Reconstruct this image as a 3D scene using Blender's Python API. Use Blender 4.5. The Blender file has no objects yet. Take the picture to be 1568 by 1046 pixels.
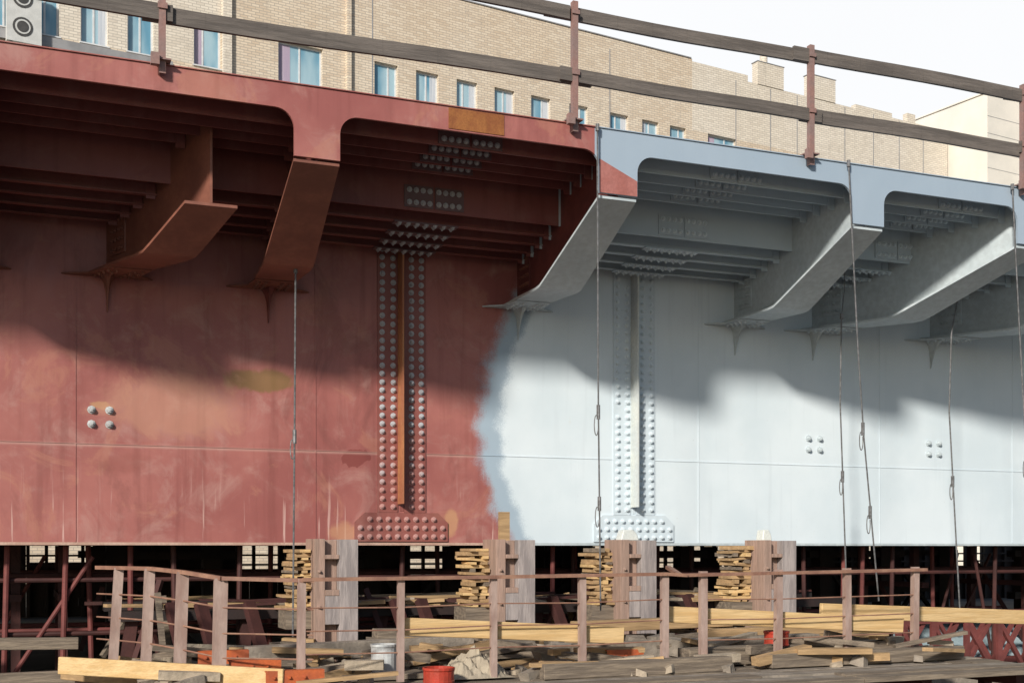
import bpy, math, random, bmesh
from mathutils import Vector, Matrix, Euler
random.seed(7)
H=1.7
scene=bpy.context.scene

# ------------------------------------------------------------------ mesh builder
class MB:
    def __init__(s): s.v=[];s.f=[];s.m=[]
    def add(s,vs,fs,mat=0):
        o=len(s.v); s.v+= [tuple(p) for p in vs]
        for f in fs: s.f.append([i+o for i in f]); s.m.append(mat)
    def box(s,x0,x1,y0,y1,z0,z1,mat=0):
        s.add([(x0,y0,z0),(x1,y0,z0),(x1,y1,z0),(x0,y1,z0),(x0,y0,z1),(x1,y0,z1),(x1,y1,z1),(x0,y1,z1)],
              [(0,3,2,1),(4,5,6,7),(0,1,5,4),(1,2,6,5),(2,3,7,6),(3,0,4,7)],mat)
    def obox(s,c,size,rot=(0,0,0),mat=0,jit=0):
        R=Euler(rot).to_matrix(); c=Vector(c); vs=[]
        for dz in(-.5,.5):
            for dx,dy in((-.5,-.5),(.5,-.5),(.5,.5),(-.5,.5)):
                p=Vector((dx*size[0],dy*size[1],dz*size[2]))
                if jit: p+=Vector([random.uniform(-jit,jit) for _ in range(3)])
                vs.append(c+R@p)
        s.add(vs,[(0,3,2,1),(4,5,6,7),(0,1,5,4),(1,2,6,5),(2,3,7,6),(3,0,4,7)],mat)
    def beam(s,p0,p1,w,h,mat=0):
        p0=Vector(p0);p1=Vector(p1);d=(p1-p0);L=d.length;d.normalize()
        up=Vector((0,0,1))
        if abs(d.z)>.9: up=Vector((0,1,0))
        a=d.cross(up).normalized();b=a.cross(d).normalized();vs=[]
        for p in(p0,p1):
            for i,j in((-1,-1),(1,-1),(1,1),(-1,1)): vs.append(p+a*i*w/2+b*j*h/2)
        s.add(vs,[(0,1,2,3),(7,6,5,4),(0,4,5,1),(1,5,6,2),(2,6,7,3),(3,7,4,0)],mat)
    def cyl(s,p0,p1,r,n=8,mat=0,r1=None,caps=True):
        r1=r if r1 is None else r1
        p0=Vector(p0);p1=Vector(p1);d=(p1-p0).normalized()
        up=Vector((0,0,1)) if abs(d.z)<.9 else Vector((0,1,0))
        a=d.cross(up).normalized();b=d.cross(a).normalized();vs=[]
        for p,rr in((p0,r),(p1,r1)):
            for i in range(n):
                t=2*math.pi*i/n; vs.append(p+(a*math.cos(t)+b*math.sin(t))*rr)
        fs=[(i,(i+1)%n,n+(i+1)%n,n+i) for i in range(n)]
        if caps: fs+=[tuple(range(n))[::-1],tuple(range(n,2*n))]
        s.add(vs,fs,mat)
    def tube(s,pts,r,n=6,mat=0):
        for i in range(len(pts)-1): s.cyl(pts[i],pts[i+1],r,n,mat)
    def bolt(s,c,nrm,r=.026,h=.03,mat=0):
        c=Vector(c);d=Vector(nrm)
        s.cyl(c,c+d*.007,r*1.3,8,mat)
        s.cyl(c+d*.007,c+d*h,r,6,mat,r*.82)
        s.cyl(c+d*h,c+d*(h+.010),r*.5,6,mat,r*.42)
    def prism(s,poly,fn,mat=0):
        n=len(poly); vs=[fn(p,0) for p in poly]+[fn(p,1) for p in poly]
        fs=[tuple(range(n))[::-1],tuple(range(n,2*n))]+[(i,(i+1)%n,n+(i+1)%n,n+i) for i in range(n)]
        s.add(vs,fs,mat)
    def obj(s,name,mats,parent=None,bevel=0,loc=(0,0,H),rot=(0,0,0),smooth=False):
        me=bpy.data.meshes.new(name); me.from_pydata(s.v,[],s.f)
        for m in mats: me.materials.append(m)
        me.polygons.foreach_set('material_index',s.m)
        me.update()
        bm=bmesh.new();bm.from_mesh(me);bmesh.ops.recalc_face_normals(bm,faces=bm.faces);bm.to_mesh(me);bm.free()
        if smooth:
            for p in me.polygons:p.use_smooth=True
        o=bpy.data.objects.new(name,me); scene.collection.objects.link(o)
        o.location=loc;o.rotation_euler=rot
        if parent: o.parent=parent
        if bevel:
            b=o.modifiers.new('bev','BEVEL');b.width=bevel;b.segments=1;b.limit_method='ANGLE'
        return o
def empty(name,loc=(0,0,0),rot=(0,0,0)):
    e=bpy.data.objects.new(name,None);scene.collection.objects.link(e);e.location=loc;e.rotation_euler=rot;e.empty_display_size=.3;return e

# ------------------------------------------------------------------ materials
class NT:
    def __init__(s,name):
        s.mat=bpy.data.materials.new(name);s.mat.use_nodes=True
        s.t=s.mat.node_tree;s.b=s.t.nodes['Principled BSDF']
        s.tc=s.n('ShaderNodeTexCoord');s.o=s.tc.outputs['Object']
    def n(s,k,**kw):
        x=s.t.nodes.new(k)
        for a,b in kw.items(): setattr(x,a,b)
        return x
    def l(s,a,b): s.t.links.new(a,b)
    def set(s,sock,v):
        if isinstance(v,bpy.types.NodeSocket): s.l(v,sock)
        else: sock.default_value=v
    def math(s,op,a,b=0.0,c=0.0):
        x=s.n('ShaderNodeMath',operation=op); s.set(x.inputs[0],a);s.set(x.inputs[1],b);s.set(x.inputs[2],c);return x.outputs[0]
    def mix(s,f,a,b,mode='MIX'):
        x=s.n('ShaderNodeMix',data_type='RGBA',blend_type=mode)
        s.set(x.inputs[0],f)
        for i,v in((6,a),(7,b)):
            if isinstance(v,(tuple,list)): v=(v[0],v[1],v[2],1)
            s.set(x.inputs[i],v)
        return x.outputs[2]
    def rng(s,v,a,b,c=0.0,d=1.0,smooth=True):
        x=s.n('ShaderNodeMapRange'); 
        if smooth:x.interpolation_type='SMOOTHSTEP'
        s.set(x.inputs[0],v)
        for i,q in zip((1,2,3,4),(a,b,c,d)): x.inputs[i].default_value=q
        return x.outputs[0]
    def map(s,scale,loc=(0,0,0),rot=(0,0,0)):
        x=s.n('ShaderNodeMapping');s.l(s.o,x.inputs[0]);x.inputs['Scale'].default_value=scale;x.inputs['Location'].default_value=loc;x.inputs['Rotation'].default_value=rot;return x.outputs[0]
    def noise(s,sc,det=4,vec=None,rough=.55,dist=0):
        x=s.n('ShaderNodeTexNoise');x.inputs['Scale'].default_value=sc;x.inputs['Detail'].default_value=det;x.inputs['Roughness'].default_value=rough;x.inputs['Distortion'].default_value=dist
        s.l(vec if vec is not None else s.o,x.inputs['Vector']);return x.outputs[0]
    def bump(s,h,st=.2,d=.01):
        x=s.n('ShaderNodeBump');x.inputs['Strength'].default_value=st;x.inputs['Distance'].default_value=d;s.l(h,x.inputs['Height']);s.l(x.outputs[0],s.b.inputs['Normal'])
    def fin(s,col,rough=.6,metal=0,spec=.5):
        if isinstance(col,(tuple,list)): col=(col[0],col[1],col[2],1)
        s.set(s.b.inputs['Base Color'],col);s.set(s.b.inputs['Roughness'],rough);s.b.inputs['Metallic'].default_value=metal
        s.b.inputs['Specular IOR Level'].default_value=spec
        return s.mat

def simple(name,c1,c2,sc=4,stretch=(1,1,1),rough=.7,metal=0,bump=.15,fine=40,spec=.4,lo=.35,hi=.65):
    n=NT(name); v=n.map(stretch)
    a=n.rng(n.noise(sc,6,v,.6),lo,hi)
    f=n.noise(fine,3,v)
    col=n.mix(a,c1,c2); col=n.mix(n.rng(f,.3,.7,0,.35),col,tuple(x*.55 for x in c1))
    n.bump(n.math('ADD',f,a),bump,.01)
    return n.fin(col,rough,metal,spec)

RED1=(.385,.145,.128);RED2=(.295,.098,.09);RED3=(.46,.27,.24)
WH=(.68,.76,.82);WH2=(.60,.69,.755);BG=(.34,.43,.52)
def paint(name,mode,bolt=False):
    n=NT(name);sp=n.n('ShaderNodeSeparateXYZ');n.l(n.o,sp.inputs[0]);x,y,z=sp.outputs
    big=n.noise(.55,5,None,.6);mid=n.noise(2.3,7,None,.68,.6)
    r=n.mix(n.rng(big,.38,.62),RED1,RED2)
    r=n.mix(n.rng(mid,.48,.72,0,.5),r,RED3)
    st=n.noise(7,4,n.map((1,1,.07)),.6)
    r=n.mix(n.rng(st,.48,.70,0,.42),r,(.20,.062,.055))
    r=n.mix(n.rng(n.noise(1.1,6,n.map((1,1,1),(7,0,3)),.7,1.2),.55,.64,0,.4),r,(.44,.20,.14))
    r=n.mix(n.rng(n.noise(.9,6,n.map((1,1,.6),(3,0,8)),.72,.8),.54,.66,0,.45),r,(.20,.07,.062))
    st3=n.noise(16,3,n.map((1,1,.045),(3,0,0)),.6)
    lowm=n.rng(z,1.0,.1,0,1)
    r=n.mix(n.math('MULTIPLY',n.rng(st3,.60,.68,0,.7),lowm),r,(.64,.44,.40))
    if mode=='web':
        def spot(cx,cz,rx,rz,col,r,k,nz):
            dx=n.math('DIVIDE',n.math('SUBTRACT',x,cx),rx);dz=n.math('DIVIDE',n.math('SUBTRACT',z,cz),rz)
            d=n.math('SQRT',n.math('ADD',n.math('MULTIPLY',dx,dx),n.math('MULTIPLY',dz,dz)))
            d=n.math('ADD',d,n.math('MULTIPLY',n.math('SUBTRACT',nz,.5),1.8))
            return n.mix(n.rng(d,1.0,.55 if k<.7 else .93,0,k),r,col)
        r=spot(2.5,1.84,.42,.15,(.17,.125,.035),r,.69,mid)
        r=spot(3.58,1.02,.17,.11,(.20,.05,.045),r,.85,n.noise(6,3))
        r=spot(3.50,.16,.25,.14,(.52,.28,.16),r,.6,mid)
        r=spot(4.75,.30,.10,.2,(.52,.30,.16),r,.6,mid)
        r=spot(.85,1.5,.14,.05,(.50,.30,.14),r,.6,n.noise(9,3))
        r=spot(1.6,1.5,.9,.45,(.50,.27,.19),r,.5,mid)
        r=spot(1.1,.9,.35,.12,(.27,.09,.075),r,.4,mid)
        seam=n.rng(n.math('ABSOLUTE',n.math('SUBTRACT',z,1.08)),.03,.0,0,.5)
        r=n.mix(seam,r,(.50,.32,.28))
    w=n.mix(n.rng(n.noise(.8,5,n.map((1,1,.8),(5,0,2))),.35,.65),WH,WH2)
    w=n.mix(n.rng(n.noise(9,3,n.map((1,1,.05),(2,0,0))),.56,.74,0,.25),w,(.50,.57,.63))
    w=n.mix(n.rng(n.noise(5,6,n.map((1,1,1),(9,0,0)),.7),.62,.72,0,.2),w,(.58,.57,.53))
    if mode in('fascia',):
        w=n.mix(.78,w,(.24,.32,.42))
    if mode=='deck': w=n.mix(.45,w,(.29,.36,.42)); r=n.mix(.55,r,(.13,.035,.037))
    if mode in('splice',): r=n.mix(.55,r,(.17,.05,.04)); w=n.mix(.35,w,(.42,.50,.57))
    if mode=='bolt' and not bolt: r=n.mix(.75,r,(.09,.085,.10)); w=n.mix(.5,w,(.3,.36,.42))
    if mode=='web':
        q=n.math('SUBTRACT',z,1.45);b=n.math('ADD',n.math('MULTIPLY',n.math('MULTIPLY',q,q),.2),5.08)
        d=n.math('SUBTRACT',x,b);d=n.math('ADD',d,n.math('MULTIPLY',n.math('SUBTRACT',n.noise(2.6,4,None,.6),.5),.45))
        d2=n.math('ADD',d,n.math('MULTIPLY',n.math('SUBTRACT',n.noise(60,2),.5),.16))
        f1=n.rng(d2,-.09,.13);f2=n.rng(d2,.22,.38)
        w=n.mix(f2,BG,w)
    else:
        d=n.math('SUBTRACT',x,{'deck':5.54,'fascia':5.29}.get(mode,5.3))
        f1=n.rng(d,0,.01)
    if bolt:
        nb=n.noise(2.2,3,n.map((1,1,1),(4,4,4)))
        hz=n.rng(z,1.0,2.0,0,1)
        f=n.rng(n.math('ADD',n.math('MULTIPLY',nb,.8),n.math('MULTIPLY',hz,.45)),.42,.62,.2,.9)
        r=n.mix(f,(.46,.20,.17),(.42,.46,.50))
        w=n.mix(n.rng(nb,.4,.6,0,.4),w,(.55,.62,.68))
    col=n.mix(f1,r,w)
    dirt=n.noise(26,5,None,.7)
    col=n.mix(n.rng(dirt,.60,.8,0,.3),col,(.16,.12,.10))
    n.bump(n.math('ADD',n.math('MULTIPLY',n.noise(1.3,2),2.5),n.math('MULTIPLY',dirt,.15)),.28,.02)
    return n.fin(col,n.rng(mid,.3,.7,.35,.6),0,.4)

M_web=paint('web_paint','web');M_deck=paint('deck_paint','deck');M_fas=paint('fascia_paint','fascia');M_bolt=paint('bolt_paint','bolt',True)
M_spl=paint('splice_paint','splice');M_rsp=paint('rib_splice_steel','bolt')
M_red=simple('red_primer',(.20,.06,.055),(.13,.04,.038),3,rough=.5,bump=.05,fine=20)
M_redf=simple('red_primer_brown',(.29,.118,.082),(.19,.075,.055),2,rough=.45,bump=.05,fine=20)
M_whp=simple('pale_grey_paint',(.54,.61,.65),(.46,.53,.57),2,rough=.45,bump=.05,fine=15)
M_rust=simple('rusty_steel',(.25,.085,.03),(.33,.13,.04),9,rough=.8,fine=60)
M_rail=simple('rail_rusty_paint',(.34,.19,.13),(.22,.11,.08),6,rough=.6)
M_rpost=simple('railing_post_paint',(.30,.17,.15),(.24,.17,.16),6,rough=.6)
M_post=simple('mauve_painted_steel',(.42,.31,.27),(.29,.19,.16),7,(1,1,.3),rough=.6)
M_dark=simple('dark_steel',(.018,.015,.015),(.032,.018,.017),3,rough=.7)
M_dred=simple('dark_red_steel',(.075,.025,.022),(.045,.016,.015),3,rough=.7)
M_lred=simple('red_truss_steel',(.20,.055,.05),(.12,.035,.032),3,rough=.7)
M_old=simple('weathered_timber',(.15,.12,.095),(.28,.225,.17),5,(.4,3,6),rough=.9,bump=.5,fine=25)
M_oldr=simple('weathered_board',(.105,.092,.085),(.175,.152,.138),3,(.4,3,6),rough=.9,bump=.4,fine=25)
M_new=simple('fresh_timber',(.70,.50,.26),(.58,.38,.17),3,(.5,4,8),rough=.8,bump=.3,fine=14)
M_new2=simple('dusty_timber',(.48,.32,.17),(.32,.21,.11),3,(.5,4,8),rough=.9,bump=.3,fine=14)
M_conc=simple('dusty_concrete',(.34,.29,.24),(.21,.18,.15),5,rough=.95,bump=.6,fine=30)
M_pila=simple('pillar_timber_pink',(.40,.27,.22),(.30,.21,.17),4,(4,4,.4),rough=.85,bump=.4,fine=18)
M_pilb=simple('pillar_grey',(.40,.35,.34),(.25,.22,.22),4,(4,4,.5),rough=.9,bump=.4,fine=18)
M_rope=simple('wire_rope',(.22,.22,.23),(.12,.12,.12),20,rough=.5,metal=.4)
M_orange=simple('orange_paint',(.55,.13,.04),(.36,.09,.04),6,rough=.6)
M_can=simple('red_can',(.50,.05,.03),(.34,.05,.03),8,rough=.4)
M_canw=simple('pale_can',(.55,.58,.60),(.4,.4,.4),8,rough=.4)
M_lb=simple('pale_blue_sheet',(.42,.52,.58),(.32,.42,.47),3,rough=.5)
M_grnd=simple('ground_dirt',(.15,.13,.11),(.095,.082,.07),.6,rough=.95,bump=.8,fine=12)
M_sand=simple('cement_dust',(.46,.38,.29),(.32,.27,.21),4,rough=.95,bump=.8,fine=25)
M_tarp=simple('dusty_tarp',(.44,.38,.29),(.32,.27,.21),5,rough=.8,bump=.6,fine=9)
M_tee=simple('tee_sunlit_overspray',(.55,.25,.105),(.38,.14,.075),3,(1,1,.4),rough=.5,bump=.05)  # overspray, with the warm sunlit look of the left face painted in
M_teew=simple('tee_sunlit_cream',(.70,.73,.70),(.60,.65,.66),3,rough=.5,bump=.05)  # sunlit cream look of the white tee painted in; also on packing blocks
M_edge=simple('bottom_edge_highlight',(.55,.38,.31),(.44,.27,.21),5,rough=.7)  # thin highlight of the bottom flange edge, put into the colour

def brick(name,c1,c2,mo,tint):
    n=NT(name);sp=n.n('ShaderNodeSeparateXYZ');n.l(n.o,sp.inputs[0])
    cb=n.n('ShaderNodeCombineXYZ');n.l(n.math('ADD',sp.outputs[0],sp.outputs[1]),cb.inputs[0]);n.l(sp.outputs[2],cb.inputs[1])
    b=n.n('ShaderNodeTexBrick');n.l(cb.outputs[0],b.inputs[0])
    b.inputs['Color1'].default_value=(*c1,1);b.inputs['Color2'].default_value=(*c2,1);b.inputs['Mortar'].default_value=(*mo,1)
    b.inputs['Scale'].default_value=1;b.inputs['Brick Width'].default_value=.40;b.inputs['Row Height'].default_value=.135;b.inputs['Mortar Size'].default_value=.018;b.inputs['Bias'].default_value=-.1
    col=n.mix(n.rng(n.noise(.18,5),.35,.65,0,.6),b.outputs[0],tint,'MULTIPLY')
    col=n.mix(n.rng(n.noise(2.5,5,n.map((1,1,.25))),.55,.75,0,.35),col,(.36,.32,.27))
    n.bump(b.outputs['Fac'],-.4,.02)
    return n.fin(col,.9,0,.2)
M_br1=brick('yellow_brick',(.71,.62,.50),(.58,.48,.37),(.42,.37,.32),(.95,.90,.84))
M_br2=brick('pale_brick',(.75,.69,.60),(.63,.57,.49),(.48,.44,.39),(.96,.94,.90))
M_br3=simple('pale_render',(.82,.78,.71),(.74,.71,.65),.5,rough=.9,bump=.1)
M_frame=simple('window_frame_white',(.74,.76,.78),(.62,.64,.66),3,rough=.5,bump=0)
def glassmat():
    n=NT('window_glass')
    a=n.rng(n.noise(.5,3,n.map((1,1,.3))),.42,.58)
    return n.fin(n.mix(a,(.13,.30,.42),(.36,.52,.60)),.12,0,.8)  # blue of the reflected sky put into the pane colour
M_glass=glassmat()
M_curt=simple('curtain',(.62,.66,.72),(.45,.50,.58),2,(6,1,.2),rough=.8,bump=0)
M_roofm=simple('roof_metal',(.34,.34,.35),(.25,.25,.26),1,rough=.5)
M_ac=simple('ac_white',(.66,.67,.66),(.55,.56,.55),2,rough=.5,bump=0)
M_blk=simple('fan_dark',(.05,.05,.05),(.08,.08,.08),3)
M_pink=simple('curtain_mauve',(.42,.34,.46),(.5,.42,.52),2,(6,1,.2),rough=.8,bump=0)

# ------------------------------------------------------------------ BRIDGE
bridge=empty('steel_bridge')
XL,XR=-6,26
ZD=4.12
m=MB()
m.box(XL,XR,0,.03,.05,ZD-.002)
m.box(XL,XR,-.045,8,.028,.048,1)
m.box(XL,XR,7.9,7.93,.05,ZD-.002)
m.box(XL,XR,-.007,-.001,1.090,1.100)
for xw in(.58,3.13,8.1,10.95,13.3,-2.4): m.box(xw-.007,xw+.007,-.006,-.001,.06,3.6)
m.obj('web_plate',[M_web,M_dred],bridge)
m=MB();m.box(XL,5.5,-.052,-.046,.026,.056);m.obj('bottom_edge_highlight',[M_edge],bridge)  # strip in brighter tan, a painted highlight along the edge
m=MB();m.box(5.502,XR,-.052,-.046,.026,.056);m.obj('bottom_edge_pale',[M_whp],bridge)
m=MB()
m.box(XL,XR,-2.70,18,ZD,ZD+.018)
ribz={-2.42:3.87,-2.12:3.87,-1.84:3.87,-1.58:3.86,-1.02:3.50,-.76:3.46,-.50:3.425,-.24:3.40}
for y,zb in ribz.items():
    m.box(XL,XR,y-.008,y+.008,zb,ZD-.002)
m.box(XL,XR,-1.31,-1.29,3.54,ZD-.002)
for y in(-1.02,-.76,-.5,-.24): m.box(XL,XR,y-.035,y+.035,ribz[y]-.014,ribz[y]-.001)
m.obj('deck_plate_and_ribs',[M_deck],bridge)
m=MB();m.box(XL,XR,10.5,10.53,.2,ZD-.01);m.box(XL,XR,10.4,17.5,.15,.19);m.box(XL,XR,17.4,17.43,.2,ZD-.01)
m.obj('rear_girder',[M_dred],bridge)

TX=[-3.6,-.53,2.52,5.56,8.60,10.92,13.0,16.0]
out=[];R=.17;hw=.21;zb=3.92;zt=3.505
out.append((XL,zb))
for tx in TX:
    for i in range(9):
        t=math.pi/2*i/8; out.append((tx-hw-R+R*math.sin(t), zb-R+R*math.cos(t)))
    out+= [(tx-hw,zt),(tx+hw,zt)]
    for i in range(9):
        t=math.pi/2*i/8; out.append((tx+hw+R-R*math.cos(t), zb-R+R*math.sin(t)))
out.append((XR,zb))
m=MB()
ys=(-2.73,-2.702)
for i in range(len(out)-1):
    (xa,za),(xb,zb2)=out[i],out[i+1]
    if abs(xb-xa)<1e-6: continue
    m.prism([(xa,za),(xb,zb2),(xb,4.14),(xa,4.14)],lambda p,k:(p[0],ys[k],p[1]))
fo=m.obj('fascia_edge_beam',[M_fas],bridge)
bm=bmesh.new();bm.from_mesh(fo.data);bmesh.ops.remove_doubles(bm,verts=bm.verts,dist=1e-4)
seen={}
for f in bm.faces: seen.setdefault(frozenset(v.index for v in f.verts),[]).append(f)
dd=[f for k,l in seen.items() if len(l)>1 for f in l]
bmesh.ops.delete(bm,geom=dd,context='FACES_ONLY');bmesh.ops.recalc_face_normals(bm,faces=bm.faces);bm.to_mesh(fo.data);bm.free()
m=MB();m.box(XL,XR,-2.745,-2.55,4.143,4.152)
m.obj('deck_edge_strip',[M_fas],bridge)
m=MB();m.box(3.77,4.33,-2.737,-2.7305,3.935,4.13);m.obj('rusty_splice_plate',[M_rust],bridge)
m=MB();m.prism([(5.345,3.508),(5.765,3.508),(5.765,3.66),(5.345,3.84)],lambda p,k:(p[0],(-2.7345,-2.7305)[k],p[1]));m.obj('primer_patch',[simple('primer_patch_red',(.42,.17,.15),(.36,.13,.11),5,rough=.5,bump=.05)],bridge)

def bracket(name,xa,xt,mat,ymax=2.70):
    X=lambda y:xa+(xt-xa)*y/2.7
    st=[(.0,2.905,.19),(.5,2.895,.225),(1.15,2.875,.25),(1.27,2.885,.252),(1.40,2.935,.25),(2.70,3.49,.21)]
    if ymax<2.7:
        st=st[:-1]+[(ymax,2.935+(ymax-1.4)*.427,.24)]
    m=MB();vs=[]
    for y,z,w in st:
        for dx,dz in((-w,-.028),(w,-.028),(w,0),(-w,0)): vs.append((X(y)+dx,-y,z+dz))
    fs=[]
    for i in range(len(st)-1):
        a=4*i;b=a+4
        for k in range(4): fs.append((a+k,a+(k+1)%4,b+(k+1)%4,b+k))
    fs+=[(3,2,1,0),(len(vs)-4,len(vs)-3,len(vs)-2,len(vs)-1)]
    m.add(vs,fs,1)
    poly=[(y,z) for y,z,w in st]; poly[0]=(.002,st[0][1])
    ye=min(ymax,2.699);poly[-1]=(ye-.001,poly[-1][1]+.001)
    poly=[(y,z+.001) for y,z in poly]+[(ye-.001,ZD-.004),(.002,ZD-.004)]
    m.prism(poly,lambda p,k:(X(p[0])+(-.011,.011)[k],-p[0],p[1]),0)
    fl=[(.0,-.46),(.06,-.40),(.16,-.26),(.5,-.21),(.5,.21),(.16,.26),(.06,.40),(.0,.46)]
    m.prism(fl,lambda p,k:(X(p[0])+p[1],-p[0]-.002,st[0][1]-.034-(.0,.016)[k]),1)
    for yy in(.10,.20,.30,.40):
        for dx in(-.17,-.09,.09,.17): m.bolt((X(yy)+dx,-yy,st[0][1]-.051),(0,0,-1),.02,.018,2)
    s=-1
    m.prism([(.12,3.05),(.42,3.05),(.42,3.66),(.12,3.66)],lambda p,k:(X(p[0])+s*(.0115+.012*k),-p[0],p[1]),0)
    for r in range(6):
        for yy in(.17,.24,.32,.38): m.bolt((X(yy)+s*.024,-yy,3.10+r*.1),(s,0,0),.018,.018,4)
    vs=[]
    for z,w,o in((2.852,.075,.22),(2.80,.042,.15),(2.72,.022,.09),(2.62,.012,.05),(2.49,.006,.015)):
        vs+=[(xa-w,-.001,z),(xa+w,-.001,z),(xa+w*.4,-o,z),(xa-w*.4,-o,z)]
    fs=[]
    for i in range(4):
        for k in range(4): fs.append((4*i+k,4*i+(k+1)%4,4*i+4+(k+1)%4,4*i+4+k))
    fs+=[(0,1,2,3),(16,17,18,19)]
    m.add(vs,fs,1 if xa>5 else 0)
    for y,zb in ribz.items():
        if y<-ymax+.2: continue
        for s2 in(-1,1):
            xx=X(-y)+s2*.0125
            m.box(min(xx,xx+s2*.09),max(xx,xx+s2*.09),y-.022,y-.0095,zb-.05,zb+.10,3)
    m.obj(name,[mat[0],mat[1],M_bolt if xa>5 else M_redf,M_deck,M_whp if xa>6 else M_redf],bridge)
bracket('bracket_1',-.50,-.53,(M_red,M_redf))
bracket('bracket_2',.90,1.95,(M_redf,M_redf),2.02)
bracket('bracket_3',2.60,2.52,(M_red,M_redf))
bracket('bracket_4',5.60,5.56,(M_red,M_whp))
bracket('bracket_5',8.64,8.60,(M_whp,M_whp))
bracket('bracket_6',9.85,10.92,(M_whp,M_whp))
bracket('bracket_7',11.82,13.0,(M_whp,M_whp))
bracket('bracket_8',14.6,16.0,(M_whp,M_whp))

m=MB()
for ci,cx in enumerate((4.14,7.165)):
    for x0,x1 in((cx-.29,cx-.050),(cx+.03,cx+.29)): m.box(x0,x1,-.016,-.001,.405,3.47)
    m.box(cx-.29,cx+.29,-.019,-.001,3.475,3.60)
    m.box(cx-.048,cx-.028,-.20,-.001,.50,3.46,3+ci)
    m.box(cx-.02,cx+.025,-.006,-.001,.42,3.46,0)
    ch=.12
    m.prism([(cx-.56,.07),(cx+.56,.07),(cx+.56,.29),(cx+.56-ch,.402),(cx-.56+ch,.402),(cx-.56,.29)],lambda p,k:(p[0],(-.022,-.001)[k],p[1]),0)
    for r in range(32):
        z=.47+r*.0955
        for dx in(-.235,-.105,.115,.235):
            if random.random()>.01: m.bolt((cx+dx+random.uniform(-.003,.003),-.016,z+random.uniform(-.003,.003)),(0,-1,0),.026,.03,1)
    for r in range(3):
        for c in range(10):
            xx=cx-.495+c*.11
            if r==2 and c in(0,9): continue
            m.bolt((xx,-.022,.125+r*.10),(0,-1,0),.026,.03,1)
    for dx in(-.24,-.16,-.08,0,.08,.16,.24): m.bolt((cx+dx,-.019,3.54),(0,-1,0),.022,.025,1)
for cx in(.83,9.87,11.87):
    for dx in(-.09,.09):
        for dz in(-.075,.075): m.bolt((cx+dx,-.001,1.375+dz),(0,-1,0),.034,.045,2 if cx<5 else 5)
m.obj('web_splices',[M_spl,M_bolt,M_canw,M_tee,M_teew,M_whp],bridge)
m=MB()
for cx in(4.10,7.12,10.15,13.2):
    for y in (-2.42,-2.12,-1.84,-1.58,-1.30,-1.02,-.76,-.5,-.24):
        z0,z1=(3.885,4.09)
        if y==-1.30: z0,z1=(3.57,3.80)
        hwid=.33
        if y<-1.2:
            m.box(cx-hwid,cx-.012,y-.024,y-.0105,z0,z1);m.box(cx+.012,cx+hwid,y-.024,y-.0105,z0,z1)
            for i in range(4):
                for s in(-1,1):
                    for zz in(z0+.05,z1-.05): m.bolt((cx+s*(.05+i*.075),y-.024,zz),(0,-1,0),.023,.028,1)
        else:
            zb=ribz[y]-.016
            m.box(cx-.36,cx+.36,y-.06,y+.06,zb-.014,zb,0)
            for i in range(7):
                for dy in(-.035,.035): m.bolt((cx-.30+i*.1,y+dy,zb-.014),(0,0,-1),.02,.02,1)
m.obj('rib_splices',[M_rsp,M_bolt],bridge)

# ------------------------------------------------------------------ BRIDGE RAILING
gr=empty('timber_guard_railing')
m=MB()
px=[-2.75,1.163,5.055,7.82,10.75,13.6]
for x in px:
    m.box(x-.028,x+.028,-2.80,-2.792,4.05,5.32);m.box(x-.028,x-.020,-2.791,-2.74,4.05,5.32)
    m.box(x-.09,x+.07,-2.83,-2.70,4.158,4.172);m.box(x-.10,x-.03,-2.86,-2.802,4.10,4.20)
    m.box(x-.04,x+.04,-2.815,-2.801,4.60,4.65)
    m.box(x-.04,x+.04,-2.815,-2.801,5.19,5.23)
m.obj('posts',[M_rpost],gr)
m=MB()
def board(x0,x1,y,z0,z1,h,mat=0,t=.035):
    n=8
    for i in range(n):
        a=i/n;b=(i+1)/n
        wob=lambda q:.008*math.sin(q*7+x0*3)
        m.beam((x0+(x1-x0)*a,y,z0+(z1-z0)*a+wob(a)),(x0+(x1-x0)*b+.001,y,z0+(z1-z0)*b+wob(b)),t,h,mat)
board(-3.0,1.25,-2.768,4.60,4.585,.14);board(1.0,5.25,-2.735,4.57,4.60,.14);board(4.9,7.95,-2.77,4.60,4.58,.13);board(7.7,10.9,-2.735,4.60,4.58,.145);board(10.7,14.2,-2.77,4.6,4.58,.13)
board(-3.0,1.2,-2.735,5.22,5.20,.14);board(.95,5.0,-2.768,5.25,5.21,.13);board(4.75,7.9,-2.735,5.21,5.20,.13);board(7.6,11,-2.768,5.22,5.2,.14);board(10.5,14.2,-2.735,5.2,5.22,.13)
m.obj('boards',[M_oldr],gr)

# ------------------------------------------------------------------ ROPES
def rope(pts,r=.008,hook=None):
    m=MB();m.tube(pts,r,6)
    p=Vector(pts[0]);m.cyl(p+Vector((0,0,.02)),p-Vector((0,0,.05)),r*2.2,8)
    if hook:
        for hz in hook:
            for a,b in zip(pts[:-1],pts[1:]):
                if a[2]>=hz>=b[2]:
                    t=(a[2]-hz)/(a[2]-b[2]);c=Vector(a).lerp(Vector(b),t)
            m.cyl(c,c-Vector((0,0,.14)),r*2.1,8)
            loop=[c+Vector((-.022+.022*math.cos(k*1.0),0,-.20+.10*math.sin(k))) for k in [i*2*math.pi/12 for i in range(3,14)]]
            m.tube([tuple(q) for q in loop],r*.6,5)
    m.obj('hanging_rope',[M_rope])
rope([(5.30,-2.78,4.14),(5.31,-2.78,1.4),(5.335,-2.78,-.62)],.009,[1.4,.5])
rope([(8.30,-2.78,4.14),(8.42,-2.78,2.2),(8.50,-2.78,1.2),(8.70,-2.78,-.58)],.009,[1.35,.45])
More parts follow.
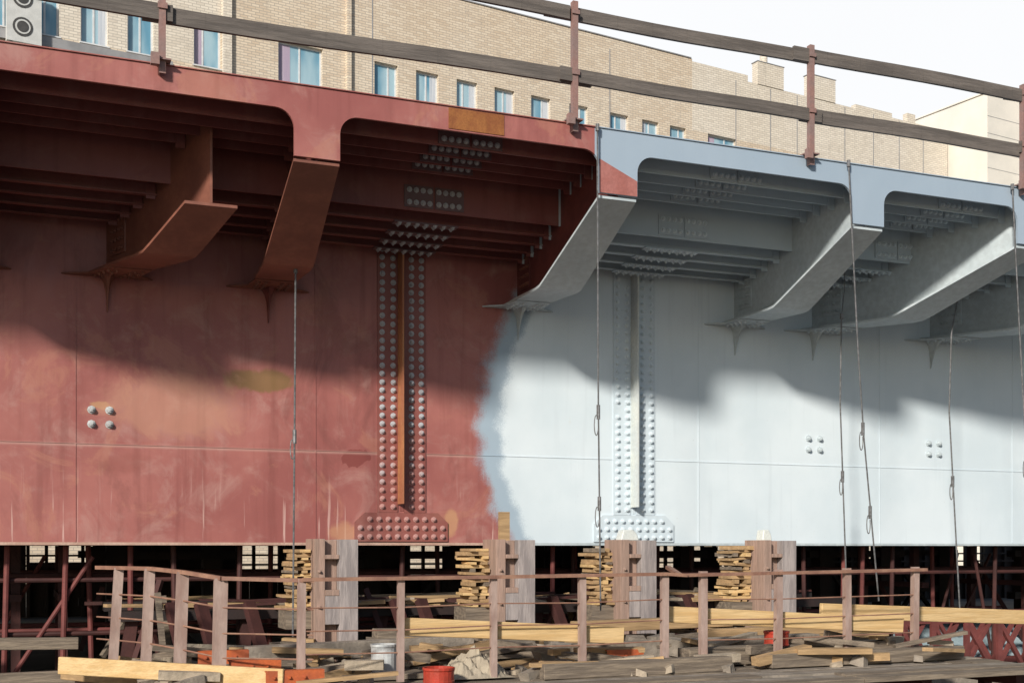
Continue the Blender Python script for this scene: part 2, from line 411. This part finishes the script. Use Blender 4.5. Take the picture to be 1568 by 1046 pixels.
rope([(10.58,-2.78,4.14),(10.68,-2.78,2.6),(10.78,-2.78,1.2),(10.9,-2.78,-1.0)],.009,[1.1])
rope([(9.56,-1.0,2.9),(9.50,-1.05,1.8),(9.55,-1.1,-.3)],.010,[.95])
rope([(9.62,-1.0,3.87),(9.60,-1.0,3.2),(9.56,-1.0,2.9)],.006)
rope([(11.2,-1.3,3.5),(10.98,-1.35,2.7),(10.90,-1.4,1.7),(10.98,-1.5,-.8)],.010,[.9])
rope([(2.66,-1.15,2.86),(2.64,-1.2,1.3),(2.60,-1.3,-.9)],.010,[1.2])

# ------------------------------------------------------------------ WORK PLATFORM
pf=empty('work_platform')
m=MB();ZF=-1.2
y=-4.3;k=0
while y<-.5:
    w=random.uniform(.16,.24);x=.5+max(0,(-3.4-y)*.3)
    while x<9.6:
        L=random.uniform(2.0,4.0);x2=min(x+L,9.7+random.uniform(-.1,.1))
        zz=random.uniform(-.015,.01)
        m.box(x,x2-.01,y,y+w-.012,ZF-.05+zz,ZF+zz,random.choice([0,0,1]))
        x+=L
    y+=w
m.obj('deck_boards',[M_old,M_conc],pf)
m=MB()
for x in(.9,2.6,4.5,6.4,8.3,9.5):
    m.box(x-.06,x+.06,-4.0,-.5,ZF-.2,ZF-.07)
    for yy in(-3.5,-.7): m.box(x-.05,x+.05,yy-.05,yy+.05,-1.7,ZF-.2)
m.obj('frame',[M_dred],pf)

fence=empty('steel_pipe_railing')
m=MB()
def angpost(x,y,z1,w=.065,lean=0,z0=ZF+.012,mat=1):
    m.prism([(-w/2,0),(w/2,0),(w/2,.008),(-w/2+.008,.008),(-w/2+.008,w*.8),(-w/2,w*.8)],lambda p,k:(x+p[0]+(0 if k else -lean),y+p[1],(z0,z1)[k]),mat)
Y1=-3.2
top=[(2.28,-.275),(3.168,-.272),(4.05,-.268),(4.945,-.262),(5.83,-.255)]
for x,z in top: angpost(x,Y1,z+.01,.062+random.uniform(-.005,.01),random.uniform(-.01,.01))
for a,b in zip(top[:-1],top[1:]): m.beam((a[0],Y1-.01,a[1]),(b[0]+.002,Y1-.01,b[1]),.05,.032,0)
m.beam((5.83,Y1-.01,-.255),(6.05,Y1-.01,-.27),.05,.032,0)
top2=[(6.28,-.262),(7.16,-.252),(8.0,-.243),(8.885,-.235)]
Y2=-3.17
for x,z in top2: angpost(x,Y2,z+.03,.072,random.uniform(-.01,.01))
m.beam((6.0,Y2-.01,-.27),(9.0,Y2-.01,-.235),.05,.032,0)
m.beam((6.0,Y2-.01,-.27),(6.15,Y2+.5,-.2),.05,.032,0)
left=[(1.63,-3.0,-.262,.11,.02),(1.36,-2.6,-.215,.10,.03),(1.13,-2.1,-.19,.09,.04),(.90,-1.6,-.19,.085,.06)]
for x,y,z,w,ln in left: angpost(x,y,z,w,ln)
pts=[(2.38,Y1-.01,-.285)]+[(p[0],p[1]-.012,p[2]) for p in left]+[(.72,-1.3,-.19)]
for a,b in zip(pts[:-1],pts[1:]): m.beam(a,b,.045,.034,0)
for dz in(.25,.47,.68):
    for a,b in zip(pts[:-1],pts[1:]): m.cyl((a[0],a[1]+.02,a[2]-dz),(b[0],b[1]+.02,b[2]-dz),.008,6,2)
for z in(-.52,-.72,-.92):
    m.tube([(2.28,Y1+.012,z),(3.168,Y1+.012,z-.01),(4.05,Y1+.012,z+.01),(4.945,Y1+.012,z),(5.83,Y1+.012,z+.02)],.007,6,2)
    m.tube([(6.28,Y2+.012,z+.01),(7.16,Y2+.012,z),(8.0,Y2+.012,z+.01),(8.885,Y2+.012,z+.02)],.007,6,2)
m.obj('railing_steel',[M_rail,M_post,M_rail],fence)

def plank(p0,p1,w,h,mat):
    m=MB();m.beam(p0,p1,w,h);return m.obj('wooden_plank',[mat],None,.006)
plank((3.22,-3.10,-.705),(5.42,-3.10,-.845),.045,.16,M_new)
plank((5.93,-3.04,-.655),(8.80,-3.04,-.83),.05,.16,M_new)
plank((7.85,-2.90,-.665),(11.6,-2.75,-.84),.05,.16,M_new)
plank((8.15,-3.02,-.84),(8.66,-3.02,-.86),.04,.10,M_new)
plank((.35,-2.3,-1.02),(2.1,-3.3,-1.10),.05,.15,M_new)
plank((.4,-1.9,-1.12),(1.4,-2.6,-1.2),.1,.12,M_new2)
plank((9.1,-1.5,-1.06),(9.75,-1.55,-1.10),.05,.14,M_new)
plank((6.9,-3.35,-1.12),(9.4,-3.25,-1.12),.12,.14,M_old)
plank((6.2,-2.9,-1.10),(8.9,-2.7,-1.10),.22,.18,M_old)
plank((4.4,-3.45,-1.12),(6.4,-3.40,-1.12),.16,.14,M_old)
plank((5.4,-2.4,-1.08),(8.2,-2.3,-1.06),.20,.22,M_conc)
plank((7.0,-1.9,-.98),(9.4,-1.7,-.98),.16,.16,M_new2)
plank((2.0,-2.0,-1.0),(4.3,-1.9,-.96),.18,.14,M_conc)
plank((3.4,-1.5,-.88),(5.0,-1.45,-.90),.20,.10,M_old)
plank((5.6,-1.6,-.86),(7.6,-1.5,-.84),.2,.12,M_new2)
plank((-.9,-1.3,-1.25),(1.0,-1.4,-1.22),.1,.15,M_old)
plank((-1.2,-.2,-.95),(.6,-.3,-.98),.1,.12,M_old)

def pillar(cx,y0,topz=.09,w=.46):
    m=MB();x0=cx-w/2;x1=cx+w/2
    m.box(x0,x0+.11,y0,y0+.42,ZF-.5,topz,0)
    m.box(x0+.112,x1-.202,y0+.10,y0+.32,ZF-.5,topz-.01,0)
    m.box(x1-.20,x1,y0-.01,y0+.42,ZF-.5,topz-.006,1)
    m.box(x0+.112,x1-.202,y0-.015,y0+.099,-.12,-.075,0)
    m.box(x0+.112,x1-.202,y0-.015,y0+.099,-.50,-.44,0)
    m.box(x0+.112,x1-.202,y0-.01,y0+.099,-.80,-.502,1)
    for z in(-.25,-.62): m.bolt((x0+.05,y0,z),(0,-1,0),.018,.03,0)
    m.obj('shoring_pillar',[M_pila,M_pilb],None,.008)
pcs=[3.10,5.12,6.65,8.58]
for c in pcs: pillar(c,-1.1)
m=MB();m.box(5.03,5.15,-.85,-.80,.075,.40,0);m.obj('timber_wedge',[M_new2])
for c,w,h in((6.62,.12,.13),(8.50,.07,.14)):
    m=MB();m.prism([(-w,0),(w,0),(w*.8,h*.6),(w*.3,h),(-w*.7,h*.95)],lambda p,k:(c+p[0],(-.95,-.8)[k],.08+p[1]));m.obj('packing_block',[M_teew],None,.01)
for c,yo in((2.82,-.75),(4.83,-.7),(6.36,-.72),(8.28,-.65)):
    m=MB();z=-.66
    i=0
    while z<-.02:
        t=random.uniform(.022,.05)
        if i%2:
            m.obox((c+random.uniform(-.03,.03),yo,z+t/2),(.36+random.uniform(-.08,.12),.34,t),(0,random.uniform(-.1,.1),random.uniform(-.15,.15)),random.choice([0,1,0]))
        else:
            for dx in(-.13,.0,.13): m.obox((c+dx+random.uniform(-.03,.03),yo+random.uniform(-.05,.05),z+t/2),(.06,.42,t),(0,random.uniform(-.06,.06),random.uniform(-.1,.1)),random.choice([0,0,1,2]))
        z+=t+.004;i+=1
    m.box(c-.22,c+.22,yo-.2,yo+.2,-.85,-.665,2)
    m.obj('timber_cribbing',[M_new2,M_new,M_old])

m=MB()
m.box(.9,10.2,-.45,-.15,-.76,-.66,0)
m.box(.9,10.2,.5,.8,-.70,-.60,0)
for x in(1.0,2.2,3.7,5.6,7.4,9.2): m.beam((x,-.3,-1.7),(x+.12,-.3,-.76),.12,.12,1)
for x in(1.6,1.9,2.4,4.0,4.3,5.9,7.3,7.7,9.0): m.beam((x,-.9,-1.2),(x-.12,-.6,-.58),.12,.08,1)
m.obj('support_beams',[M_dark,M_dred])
m=MB()
for i in range(70):
    x=random.uniform(1.2,9.5);y=random.uniform(-.6,1.0);L=random.uniform(.4,1.6)
    m.obox((x,y,-.64+random.uniform(0,.06) if y<.9 else -.6),(L,random.uniform(.05,.14),random.uniform(.02,.05)),(0,random.uniform(-.05,.05),random.uniform(-.25,.25)),random.choice([0,1,2,2]))
for i in range(26):
    x=random.uniform(.6,9.6);y=random.uniform(-.8,1.5)
    m.beam((x,y,-1.2),(x+random.uniform(-.5,.5),y+random.uniform(0,.4),random.uniform(-.75,-.35)),.06,.05,random.choice([0,1,2,2]))
m.obj('stacked_offcuts',[M_old,M_new2,M_dred])
# tube scaffold between the shoring and the trestles
rs=random.Random(21)
m=MB()
x=-1.5
while x<15:
    y=rs.choice([.3,1.0,1.9]);m.cyl((x,y,-1.7),(x+rs.uniform(-.05,.05),y,.02),.03,8,rs.choice([0,0,1]))
    if rs.random()<.45: m.cyl((x,y+.04,-1.5),(x+rs.uniform(-.9,.9),y+.04,-.1),.024,8,rs.choice([0,1]))
    x+=rs.uniform(.3,.75)
for y in(.36,1.06,1.96):
    for z in(-.32,-.95): m.cyl((-1.6,y,z+rs.uniform(-.05,.05)),(15,y,z+rs.uniform(-.05,.05)),.026,8,rs.choice([0,1]))
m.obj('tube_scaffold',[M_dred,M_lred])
def heap(name,cx,cy,z,rx,ry,h,mat,seed=0,n=22):
    rnd=random.Random(seed);ph=[rnd.uniform(0,6) for _ in range(6)]
    m=MB();vs=[];fs=[]
    for i in range(n+1):
        for j in range(n+1):
            u=i/n*2-1;v=j/n*2-1;r=min(1,math.sqrt(u*u+v*v))
            e=(1-r*r)
            hh=h*e*(.7+.3*math.sin(u*7+ph[0])*math.cos(v*6+ph[1])+.18*math.sin(u*17+ph[2]+v*9)) + rnd.uniform(-.012,.012)*(e>0)
            vs.append((cx+u*rx,cy+v*ry,z+hh))
    for i in range(n):
        for j in range(n): a=i*(n+1)+j;fs.append((a,a+n+1,a+n+2,a+1))
    m.add(vs,fs);m.obj(name,[mat],None,0)
heap('cement_dust_heap',4.1,-.3,-.655,.75,.16,.08,M_sand,1)
heap('cement_dust_heap',7.6,-.3,-.655,.8,.16,.07,M_sand,2)
heap('cement_dust_heap',5.6,-.3,-.655,.5,.16,.09,M_sand,3)
heap('dusty_tarpaulin',3.92,-3.0,ZF+.012,.34,.22,.26,M_tarp,4)
heap('cement_dust_heap',2.3,-2.0,ZF+.012,.7,.4,.12,M_sand,5)
heap('cement_dust_heap',7.2,-1.7,ZF+.012,1.3,.5,.22,M_sand,6)
heap('cement_dust_heap',5.2,-1.9,ZF+.012,1.0,.5,.14,M_sand,8)
m=MB()
for i in range(400):
    x=random.uniform(1.0,9.3);y=random.uniform(-3.5,-1.0)
    if (2.9<x<4.3 and y<-2.6) or (1.4<x<2.5 and y<-2.7): continue
    if random.random()<.5:
        s=random.uniform(.04,.15);m.obox((x,y,ZF+s*.35),(s*random.uniform(.8,1.8),s,s*.7),(random.uniform(-.3,.3),random.uniform(-.3,.3),random.uniform(0,3)),random.choice([0,0,3]),s*.15)
    else:
        L=random.uniform(.25,.9);m.obox((x,y,ZF+random.uniform(.03,.24)),(L,random.uniform(.06,.13),random.uniform(.03,.09)),(random.uniform(-.1,.1),random.uniform(-.18,.18),random.uniform(-.6,.6)),random.choice([1,1,2,2,3]))
for i in range(14):
    x=random.uniform(4.3,6.5);m.obox((x,random.uniform(-2.6,-1.4),ZF+random.uniform(.1,.25)),(random.uniform(.15,.35),.16,random.uniform(.12,.2)),(random.uniform(-.3,.3),random.uniform(-.3,.3),random.uniform(-.8,.8)),0,.015)
m.obj('construction_rubble',[M_conc,M_old,M_new2,M_sand])
for x0,x1,y,z in((1.70,2.15,-2.95,-1.03),(1.95,2.45,-3.3,-1.10),(1.5,1.95,-2.5,-.98),(5.35,5.75,-2.9,-1.06)):
    m=MB();m.box(x0,x1,y,y+.012,z-.06,z+.06);m.box(x0,x1,y+.012,y+.09,z-.06,z-.048);m.box(x0,x1,y+.012,y+.09,z+.048,z+.06)
    for k in range(3): m.bolt((x0+.07+k*.13,y,z),(0,-1,0),.014,.02)
    m.obj('orange_steel_channel',[M_orange])
def can(x,y,r,h,mat,z=ZF):
    m=MB();n=20;prof=[(0,z),(r,z),(r,z+.015),(r*.97,z+.02),(r*.97,z+h-.03),(r*1.03,z+h-.02),(r*1.03,z+h),(r*.93,z+h),(r*.92,z+h-.05),(0,z+h-.05)]
    vs=[];fs=[]
    for i in range(n):
        a=2*math.pi*i/n
        for rr,zz in prof: vs.append((x+rr*math.cos(a),y+rr*math.sin(a),zz))
    k=len(prof)
    for i in range(n):
        for j in range(k-1): fs.append((i*k+j,((i+1)%n)*k+j,((i+1)%n)*k+j+1,i*k+j+1))
    m.add(vs,fs)
    m.tube([(x+r*math.cos(t),y-.02,z+h-.02-.12*math.sin(t)) for t in [math.pi*q/8 for q in range(9)]],.004,5)
    m.obj('paint_can',[mat])
can(3.12,-2.8,.12,.26,M_canw,ZF+.06);can(3.46,-3.36,.14,.13,M_can,ZF+.015);can(7.3,-2.9,.13,.15,M_can,ZF+.19);can(5.0,-.5,.07,.14,M_canw,-.66)
m=MB();m.box(2.7,3.5,-3.0,-2.6,ZF+.012,ZF+.058);m.obj('wooden_plank',[M_old])

for x in(-2.5,1.2,4.6,8.4,12.2,16.5):
    m=MB()
    for y in(3.0,6.5):
        m.box(x-.12,x+.12,y-.12,y+.12,-1.7,.02)
        m.box(x+1.1,x+1.34,y-.12,y+.12,-1.7,.02)
        m.beam((x,y,-1.5),(x+1.2,y,-.2),.07,.07);m.beam((x+1.2,y,-1.5),(x,y,-.2),.07,.07)
        m.box(x-.3,x+1.6,y-.1,y+.1,-.9,-.78)
        m.box(x-.3,x+1.6,y-.1,y+.1,-.16,-.05)
    m.obj('support_trestle',[M_dark])
for x in(.0,.5,-.9,12.6,14.8):
    m=MB();m.box(x-.05,x+.05,1.2,1.3,-1.7,.02);m.box(x-.05,x+.05,2.4,2.5,-1.7,.02);m.beam((x,1.25,-1.5),(x,2.45,-.1),.05,.05);m.box(x-.06,x+.06,1.0,2.7,-.6,-.52);m.obj('scaffold_frame',[M_dred])
m=MB();x=-14
rnd=random.Random(5)
while x<50:
    w=rnd.uniform(.35,1.6)
    g=rnd.random()
    hgt=0.15 if g<.62 else rnd.uniform(-.8,-.35)
    m.box(x,x+w-.02,18.5,18.6,-1.7,hgt)
    x+=w
x=-14
while x<50:
    m.box(x-.04,x+.04,18.35,18.45,-1.7,.15);x+=.42
for z in(-.2,-.45,-.7): m.box(-14,50,18.3,18.34,z-.02,z+.03)
m.obj('dark_back_screen',[M_dark])  # dark screen with gaps, added to keep the view under the bridge dark

m=MB()
for y in(-1.0,.2):
    m.box(10.3,19,y-.05,y+.05,-.98,-.90);m.box(10.3,19,y-.05,y+.05,-1.66,-1.58)
    x=10.4
    while x<19:
        m.beam((x,y,-1.6),(x+.45,y,-.95),.05,.05);m.beam((x+.45,y-.02,-1.6),(x,y-.02,-.95),.05,.05);m.box(x-.04,x+.04,y-.07,y-.03,-1.66,-.9);x+=.55
m.obj('lattice_truss',[M_lred])
m=MB();x=10.6;vs=[];fs=[];i=0
while x<24:
    for y,z in((.6,-1.66),(2.6,-1.22)): vs.append((x,y,z+(.03 if i%2 else 0)))
    i+=1;x+=.07
for k in range(i-1): fs.append((2*k,2*k+2,2*k+3,2*k+1))
m.add(vs,fs);m.obj('corrugated_sheet',[M_lb])
m=MB();m.box(9.9,12.5,-2.2,-1.9,-1.7,-1.45);m.box(10.2,13.8,-1.6,-1.3,-1.7,-1.5);m.obj('concrete_kerb_blocks',[M_conc],None,.02)

m=MB();S=600
m.add([(-S,-S,0),(S,-S,0),(S,S,0),(-S,S,0)],[(0,1,2,3)]);m.obj('ground',[M_grnd],None,loc=(0,0,0))

# ------------------------------------------------------------------ BRICK BUILDING
BL=(13.6,48.8,0);BR=(0,0,math.radians(8.1))
bld=empty('brick_building',BL,BR)
def bobj(m,name,mats,**k): return m.obj(name,mats,bld,loc=(0,0,H),**k)
win=[(-14.4,.62),(-12.45,.62),(-10.25,.62),(-8.1,.62),(-4.85,.68),(0,1.2),(4.8,.68),(7.25,.68),(9.7,.65),(12.1,.65),(14.5,.65),(17.1,.65),(20.0,.65),(22.3,.62),(24.4,.62),(27.9,1.15),(40.5,.8),(44.5,.8)]
win=[(-28,.7),(-25,.7),(-21,.7),(-18,.7)]+win
wall=MB();fr=MB();gl=MB();cu=MB()
tops=[25.85-3.55*k for k in range(7)]
hgt=2.1
for k,zt_ in enumerate(tops):
    zb_=zt_-hgt; zprev=30.25 if k==0 else tops[k-1]-hgt
    if k==0:
        wall.box(-32,-3.9,0,.4,zt_,30.25,1);wall.box(-3.9,25.5,0,.4,zt_,30.25,0);wall.box(25.5,48.6,0,.4,zt_,29.7,1)
    else: wall.box(-32,48.6,0,.4,zt_,zprev,0)
    xs=-32
    for c,w in win:
        wall.box(xs,c-w,0,.4,zb_,zt_,1 if c<-4 else 0); xs=c+w
        x0,x1=c-w,c+w
        for a,b,cc,d in((x0,x0+.09,zb_,zt_),(x1-.09,x1,zb_,zt_),(x0+.09,x1-.09,zb_,zb_+.09),(x0+.09,x1-.09,zt_-.09,zt_)): fr.box(a,b,.2,.28,cc,d)
        mc=x0+(x1-x0)*random.choice([.5,.36,.64]);fr.box(mc-.045,mc+.045,.205,.275,zb_+.09,zt_-.09)
        fr.box(x0-.06,x1+.06,-.08,.2,zb_-.06,zb_)
        gl.box(x0+.09,x1-.09,.235,.25,zb_+.09,zt_-.09,0)
        if random.random()<.6:
            a=random.choice([(x0+.1,x0+.1+.5*w),(x1-.1-.5*w,x1-.1)]);cu.box(a[0],a[1],.222,.234,zb_+.1,zt_-.1,0 if random.random()<.8 else 1)
    wall.box(xs,48.6,0,.4,zb_,zt_,0)
wall.box(-32,48.6,0,.4,-1.7,tops[-1]-hgt,0)
wall.box(-32,48.6,12,12.4,-1.7,29.7,0);wall.box(-32.4,-32,0,12.4,-1.7,30.25,0);wall.box(48.6,49,.4,12.4,-1.7,29.7,0)
for s,w,mm in((-3.9,.22,1),(-16.8,.25,1),(2.6,.12,0)): wall.box(s-w,s+w,-.22,-.002,-1.7,30.2,mm)
wall.box(-32,-17.2,-.2,-.002,23.15,23.6,2);wall.box(-16.4,-6.6,-.2,-.002,23.15,23.6,2)
wall.box(30.8,33.0,-.05,.5,29.70,31.15,1);wall.box(35.3,37.6,-.05,.5,29.70,31.2,1);wall.box(25.5,30.0,.0,.4,29.705,30.1,1);wall.box(39.5,43,.0,.4,29.705,30.0,1);wall.box(44.5,45.3,.0,.4,29.705,30.3,1)
bobj(wall,'walls',[M_br1,M_br2,M_roofm])
j=MB()
for s in(4.0,19.3,29.0,31.9,34.2,38.5,41.2,43.7,46.1): j.box(s-.03,s+.03,-.015,-.002,10,29.6)
j.box(-32.3,25.4,-.06,12.6,30.252,30.31);j.box(25.5,48.6,.41,12.6,29.702,29.78);j.box(30.75,33.05,-.08,.55,31.152,31.2);j.box(35.25,37.65,-.08,.55,31.202,31.25)
bobj(j,'roof_and_joints',[M_roofm])
bobj(fr,'window_frames',[M_frame]);bobj(gl,'window_glass',[M_glass]);bobj(cu,'curtains',[M_curt,M_pink])
c=MB();c.cyl((31.5,.2,31.2),(31.5,.2,31.7),.25,12);bobj(c,'chimney_pot',[M_br2])
ac=MB()
for s,z,sc in((-13.45,24.3,1.35),(-5.6,22.55,1),(10.0,23.0,.9),(12.6,22.75,.75),(-22.5,24.5,1)):
    w=.55*sc;h=1.0*sc if sc>1.2 else .55*sc
    ac.box(s-w,s+w,-.62,-.22,z-h,z+h,0)
    for q in([-.48,.48] if sc>1.2 else [0]):
        for a,b,mm in((.34,.02,1),(.26,.035,0),(.20,.05,1)): ac.cyl((s-.05*sc,-.62,z+q*sc*1.0),(s-.05*sc,-.62-b,z+q*sc),a*sc*.95,18,mm)
    ac.box(s-w*.8,s-w*.7,-.6,0,z-h-.08,z-h-.01,1);ac.box(s+w*.7,s+w*.8,-.6,0,z-h-.08,z-h-.01,1)
bobj(ac,'air_conditioners',[M_ac,M_blk])
b2=empty('pale_rendered_building',BL,BR)
m=MB();m.box(49.1,80,-3.0,12,-1.7,31.6,0);m.box(54.5,80,-5,-3.01,-1.7,33.4,0)
m.box(49.0,80,-3.1,12.1,31.61,31.7,0)
for k in range(1,6):
    for s in(51.5,53.2): m.box(s-.4,s+.4,-3.02,-3.003,28.2-4*k-1.5,28.2-4*k,2)
for k in range(8): m.box(49.1,54.4,-3.012,-3.003,30-1.2*k,30.03-1.2*k,1)
m.obj('walls',[M_br3,M_roofm,M_glass],b2,loc=(0,0,H))

# ------------------------------------------------------------------ LIGHT, SKY, CAMERA
el=math.radians(25.2);az=math.radians(44)
d=Vector((-math.sin(az)*math.cos(el),-math.cos(az)*math.cos(el),math.sin(el)))
L=bpy.data.lights.new('sun','SUN');L.energy=4.7;L.angle=math.radians(5);L.color=(1,.93,.82)
lo=bpy.data.objects.new('sun',L);scene.collection.objects.link(lo);lo.rotation_euler=d.to_track_quat('Z','Y').to_euler();lo.location=(-20,-30,25)
w=bpy.data.worlds.new('World');scene.world=w;w.use_nodes=True;t=w.node_tree
bg=t.nodes['Background'];bg.inputs[1].default_value=.092
sk=t.nodes.new('ShaderNodeTexSky');sk.sky_type='NISHITA';sk.sun_disc=False;sk.sun_elevation=el;sk.sun_rotation=math.radians(225);sk.dust_density=.6
tc=t.nodes.new('ShaderNodeTexCoord');sp=t.nodes.new('ShaderNodeSeparateXYZ');t.links.new(tc.outputs['Generated'],sp.inputs[0])
def mr(v,a,b,c,dd):
    x=t.nodes.new('ShaderNodeMapRange');x.interpolation_type='SMOOTHSTEP';t.links.new(v,x.inputs[0])
    for i,q in zip((1,2,3,4),(a,b,c,dd)): x.inputs[i].default_value=q
    return x.outputs[0]
fy=mr(sp.outputs[1],.05,.6,.02,.97);fz=mr(sp.outputs[2],.5,.9,1,.2)
mu=t.nodes.new('ShaderNodeMath');mu.operation='MULTIPLY';t.links.new(fy,mu.inputs[0]);t.links.new(fz,mu.inputs[1])
mx=t.nodes.new('ShaderNodeMix');mx.data_type='RGBA';t.links.new(mu.outputs[0],mx.inputs[0]);t.links.new(sk.outputs[0],mx.inputs[6])
nz=t.nodes.new('ShaderNodeTexNoise');nz.inputs['Scale'].default_value=2.5;nz.inputs['Detail'].default_value=5
cr=t.nodes.new('ShaderNodeMix');cr.data_type='RGBA';t.links.new(tc.outputs['Generated'],nz.inputs['Vector']);t.links.new(nz.outputs[0],cr.inputs[0])
cr.inputs[6].default_value=(10.4,10.5,10.7,1);cr.inputs[7].default_value=(11.3,11.4,11.5,1)
t.links.new(cr.outputs[2],mx.inputs[7]);t.links.new(mx.outputs[2],bg.inputs[0])

cam=bpy.data.cameras.new('camera');co=bpy.data.objects.new('camera',cam);scene.collection.objects.link(co)
co.location=(0,-13.6,H);co.rotation_euler=(math.radians(90),0,math.radians(-22.1))
cam.lens=42.98;cam.sensor_width=36;cam.shift_y=.201;cam.clip_end=2000
scene.camera=co
scene.view_settings.view_transform='Standard';scene.view_settings.look='None';scene.view_settings.exposure=0
